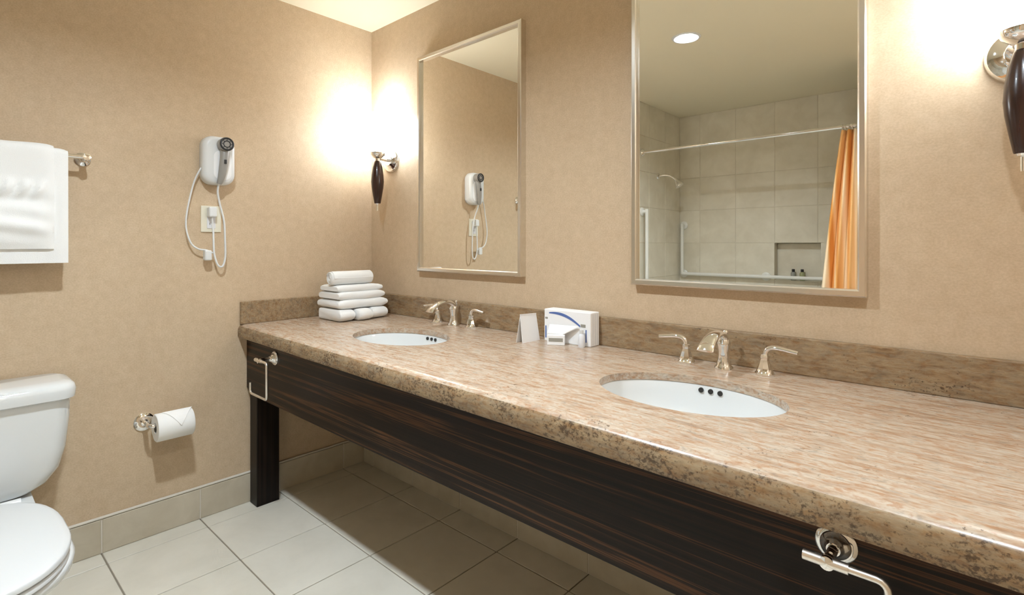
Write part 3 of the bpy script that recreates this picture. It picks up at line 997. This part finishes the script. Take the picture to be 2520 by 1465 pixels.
for i in range(8):
    a = 2 * PI * i / 8
    obj('grille_spoke', rod(bmesh.new(), (.1045, -.792 + .013 * math.cos(a), 1.634 + .013 * math.sin(a)), (.1045, -.792 + .026 * math.cos(a), 1.634 + .026 * math.sin(a)), .0014, 6), 'black_plastic', gb)
pts = spline([(.075, -.792, 1.628), (.082, -.794, 1.585), (.083, -.800, 1.535), (.078, -.806, 1.490), (.070, -.812, 1.462)], 6)
n = len(pts)
gh = obj('grip', tube(bmesh.new(), pts, [.0195 - .010 * (i / n) ** 2 for i in range(n)], 16, flat=.85), 'grey_plastic', hd, smooth=True, auto=50)
obj('switch', bx(.098, .1035, -.802, -.792, 1.548, 1.566, bev=.001), 'black_plastic', gh)
cp = [(.068, -.812, 1.468), (.052, -.812, 1.43), (.040, -.800, 1.38), (.040, -.782, 1.30), (.040, -.777, 1.20), (.040, -.777, 1.14), (.040, -.786, 1.104), (.040, -.800, 1.10), (.040, -.812, 1.118), (.040, -.822, 1.16), (.038, -.824, 1.22), (.034, -.824, 1.26), (.030, -.826, 1.31), (.030, -.826, 1.335)]
obj('cord', tube(bmesh.new(), spline(cp, 7), .0042, 8), 'white_plastic', hd, smooth=True)
cp = [(.035, -.872, 1.53), (.028, -.896, 1.47), (.026, -.916, 1.38), (.028, -.928, 1.30), (.030, -.924, 1.245), (.032, -.908, 1.20), (.034, -.882, 1.178), (.036, -.850, 1.172), (.038, -.826, 1.16)]
obj('side_cord', tube(bmesh.new(), spline(cp, 7), .0036, 8), 'white_plastic', hd, smooth=True)
obj('cord_block', bx(.022, .052, -.862, -.834, 1.128, 1.172, bev=.005), 'white_plastic', hd)
obj('plug', bx(.008, .042, -.842, -.810, 1.318, 1.362, bev=.005), 'white_plastic', hd)
ot = thing('wall_outlet', (0, -.8225, 1.255), 'ivory wall outlet plate below the hair dryer', 'outlet')
obj('cover_plate', bx(.0, .006, -.8635, -.782, 1.252, 1.368, bev=.002), 'ivory_plastic', ot)
obj('receptacle', bx(.0055, .0085, -.840, -.806, 1.268, 1.352, bev=.001), 'card_shade', ot)
for y in (-.829, -.818):
    obj('slot', bx(.0085, .0092, y - .001, y + .001, 1.284, 1.294), 'dark_hole', ot)

# ================================================================== tub alcove (seen in the right mirror)
tubo = thing('bathtub', ((AX0 + AX1) / 2, (AY + RY) / 2, 0), 'white alcove bathtub behind the shower curtain', 'bathtub')
cx_, cy_ = (AX0 + AX1) / 2, (AY + RY - .02) / 2
hx_, hy_ = (AX1 - AX0) / 2 - .002, (RY - .02 - AY) / 2 - .002
bm = bmesh.new()
loft(bm, [rrect(cx_, cy_, hx_, hy_, .0, .01), rrect(cx_, cy_, hx_, hy_, .41, .01), rrect(cx_, cy_, hx_ - .01, hy_ - .01, .418, .012),
          rrect(cx_, cy_, hx_ - .06, hy_ - .07, .418, .12), rrect(cx_, cy_, hx_ - .08, hy_ - .09, .40, .12), rrect(cx_, cy_, hx_ - .14, hy_ - .14, .12, .12), rrect(cx_, cy_, hx_ - .20, hy_ - .19, .07, .10)])
obj('basin', bm, 'tub_acrylic', tubo, smooth=True, auto=40)
cr = thing('shower_rod', ((AX0 + AX1) / 2, -2.36, 1.965), 'straight chrome shower rod across the tub alcove', 'curtain rod')
obj('rod', rod(bmesh.new(), (AX0 + .002, -2.36, 1.965), (AX1 - .002, -2.36, 1.965), .0125, 20), 'chrome', cr, smooth=True, auto=40)
for x, ax in ((AX0 + .001, 'x'), (AX1 - .001, '-x')):
    obj('flange', lathe(bmesh.new(), [(0, 0), (.032, 0), (.032, .006), (.018, .020), (.0135, .022), (0, .022)], (x, -2.36, 1.965), ax, 24), 'chrome', cr, smooth=True, auto=40)
cu = thing('shower_curtain', (1.88, -2.36, .25), 'orange and cream striped shower curtain gathered at one side', 'curtain')
bm = bmesh.new()
def cfn(u, v_):
    z = 1.94 - 1.50 * v_
    xl = 1.868 - .155 * v_ ** .9
    x = xl + (1.970 - xl) * u
    y = -2.355 + .026 * math.sin(2 * PI * 3.0 * u + .6 * math.sin(3 * v_)) * (.75 + .5 * v_)
    return Vector((x, y, z))
grid(bm, 90, 30, cfn)
cl = obj('cloth', bm, 'curtain_orange', cu, smooth=True)
md = cl.modifiers.new('thickness', 'SOLIDIFY'); md.thickness = .002
for k in range(6):
    x = 1.872 + .019 * k
    ring = [(x, -2.36 + .021 * math.cos(2 * PI * i / 20), 1.962 + .021 * math.sin(2 * PI * i / 20) - .004) for i in range(20)]
    obj('hanging_ring', tube(bmesh.new(), ring, .0018, 6, closed=True), 'chrome', cu, smooth=True)
# grab bars
gbv = thing('grab_bar', (AX0, AY, .92), 'white L-shaped grab bar on the long shower wall', 'grab bar', 'white grab bars in the tub')
gx, gy, gz = .478, AY + .045, .926
pts = [(gx, gy, 1.385)] + [(gx, gy, z) for z in (1.2, 1.0)]
obj('upright', rod(bmesh.new(), (gx, gy, gz), (gx, gy, 1.385), .0145), 'white_enamel', gbv, smooth=True, auto=40)
obj('rail', rod(bmesh.new(), (gx, gy, gz), (1.84, gy, gz), .0145), 'white_enamel', gbv, smooth=True, auto=40)
for x, z in ((gx, gz), (gx, 1.375), (1.195, gz), (1.83, gz)):
    obj('mount', lathe(bmesh.new(), [(0, .0), (.036, .0), (.036, .006), (.026, .012), (.0150, .014), (.0145, .045), (0, .05)], (x, AY + .0005, z), 'y', 24), 'white_enamel', gbv, smooth=True, auto=40)
g2 = thing('grab_bar', (AX0, -2.40, .70), 'white upright grab bar on the alcove end wall near the curtain rod', 'grab bar', 'white grab bars in the tub')
obj('upright', rod(bmesh.new(), (AX0 + .045, -2.355, .72), (AX0 + .045, -2.355, 1.490), .0145), 'white_enamel', g2, smooth=True, auto=40)
for z in (.74, 1.47):
    obj('mount', lathe(bmesh.new(), [(0, 0), (.036, 0), (.036, .006), (.026, .012), (.0150, .014), (.0145, .045), (0, .05)], (AX0 + .0005, -2.355, z), 'x', 24), 'white_enamel', g2, smooth=True, auto=40)
# shower head
sh = thing('shower_fitting', (AX0, -2.68, 1.78), 'chrome shower head on a short bent arm in the tub alcove', 'shower head')
obj('flange', lathe(bmesh.new(), [(0, 0), (.030, 0), (.028, .006), (.014, .014), (0, .014)], (AX0 + .0005, -2.655, 1.795), 'x', 24), 'chrome', sh, smooth=True, auto=40)
obj('arm', tube(bmesh.new(), spline([(AX0 + .005, -2.655, 1.795), (AX0 + .06, -2.665, 1.80), (AX0 + .11, -2.675, 1.785), (AX0 + .15, -2.685, 1.750)], 6), .0095, 12), 'chrome', sh, smooth=True, auto=50)
dirv = Vector((.55, -.12, -.82)).normalized()
Mh = Vector((0, 0, 1)).rotation_difference(dirv).to_matrix()
obj('head', lathe(bmesh.new(), [(0, -.01), (.013, -.01), (.015, .008), (.032, .038), (.040, .052), (.040, .060), (0, .062)], (AX0 + .150, -2.685, 1.750), Mh, 28), 'chrome', sh, smooth=True, auto=40)
# two small bottles standing in the niche
for x, k, lab in ((1.392, 'bottle_grey', 'little grey toiletry bottle in the shower niche, left of the green one in the mirror'), (1.458, 'bottle_green', 'little green toiletry bottle in the shower niche, nearer the curtain')):
    t = thing('toiletry_bottle', (x, AY - .045, NZ0 + .0), lab, 'bottle', 'bottles in the shower niche')
    obj('body', lathe(bmesh.new(), [(0, 0), (.017, 0), (.019, .003), (.019, .058), (.012, .068), (.009, .070), (0, .070)], (x, AY - .045, NZ0 + .0005), seg=20), k, t, smooth=True, auto=40)
    obj('cap', lathe(bmesh.new(), [(0, .070), (.0115, .070), (.0115, .092), (0, .093)], (x, AY - .045, NZ0 + .0005), seg=20), 'black_plastic', t, smooth=True, auto=40)
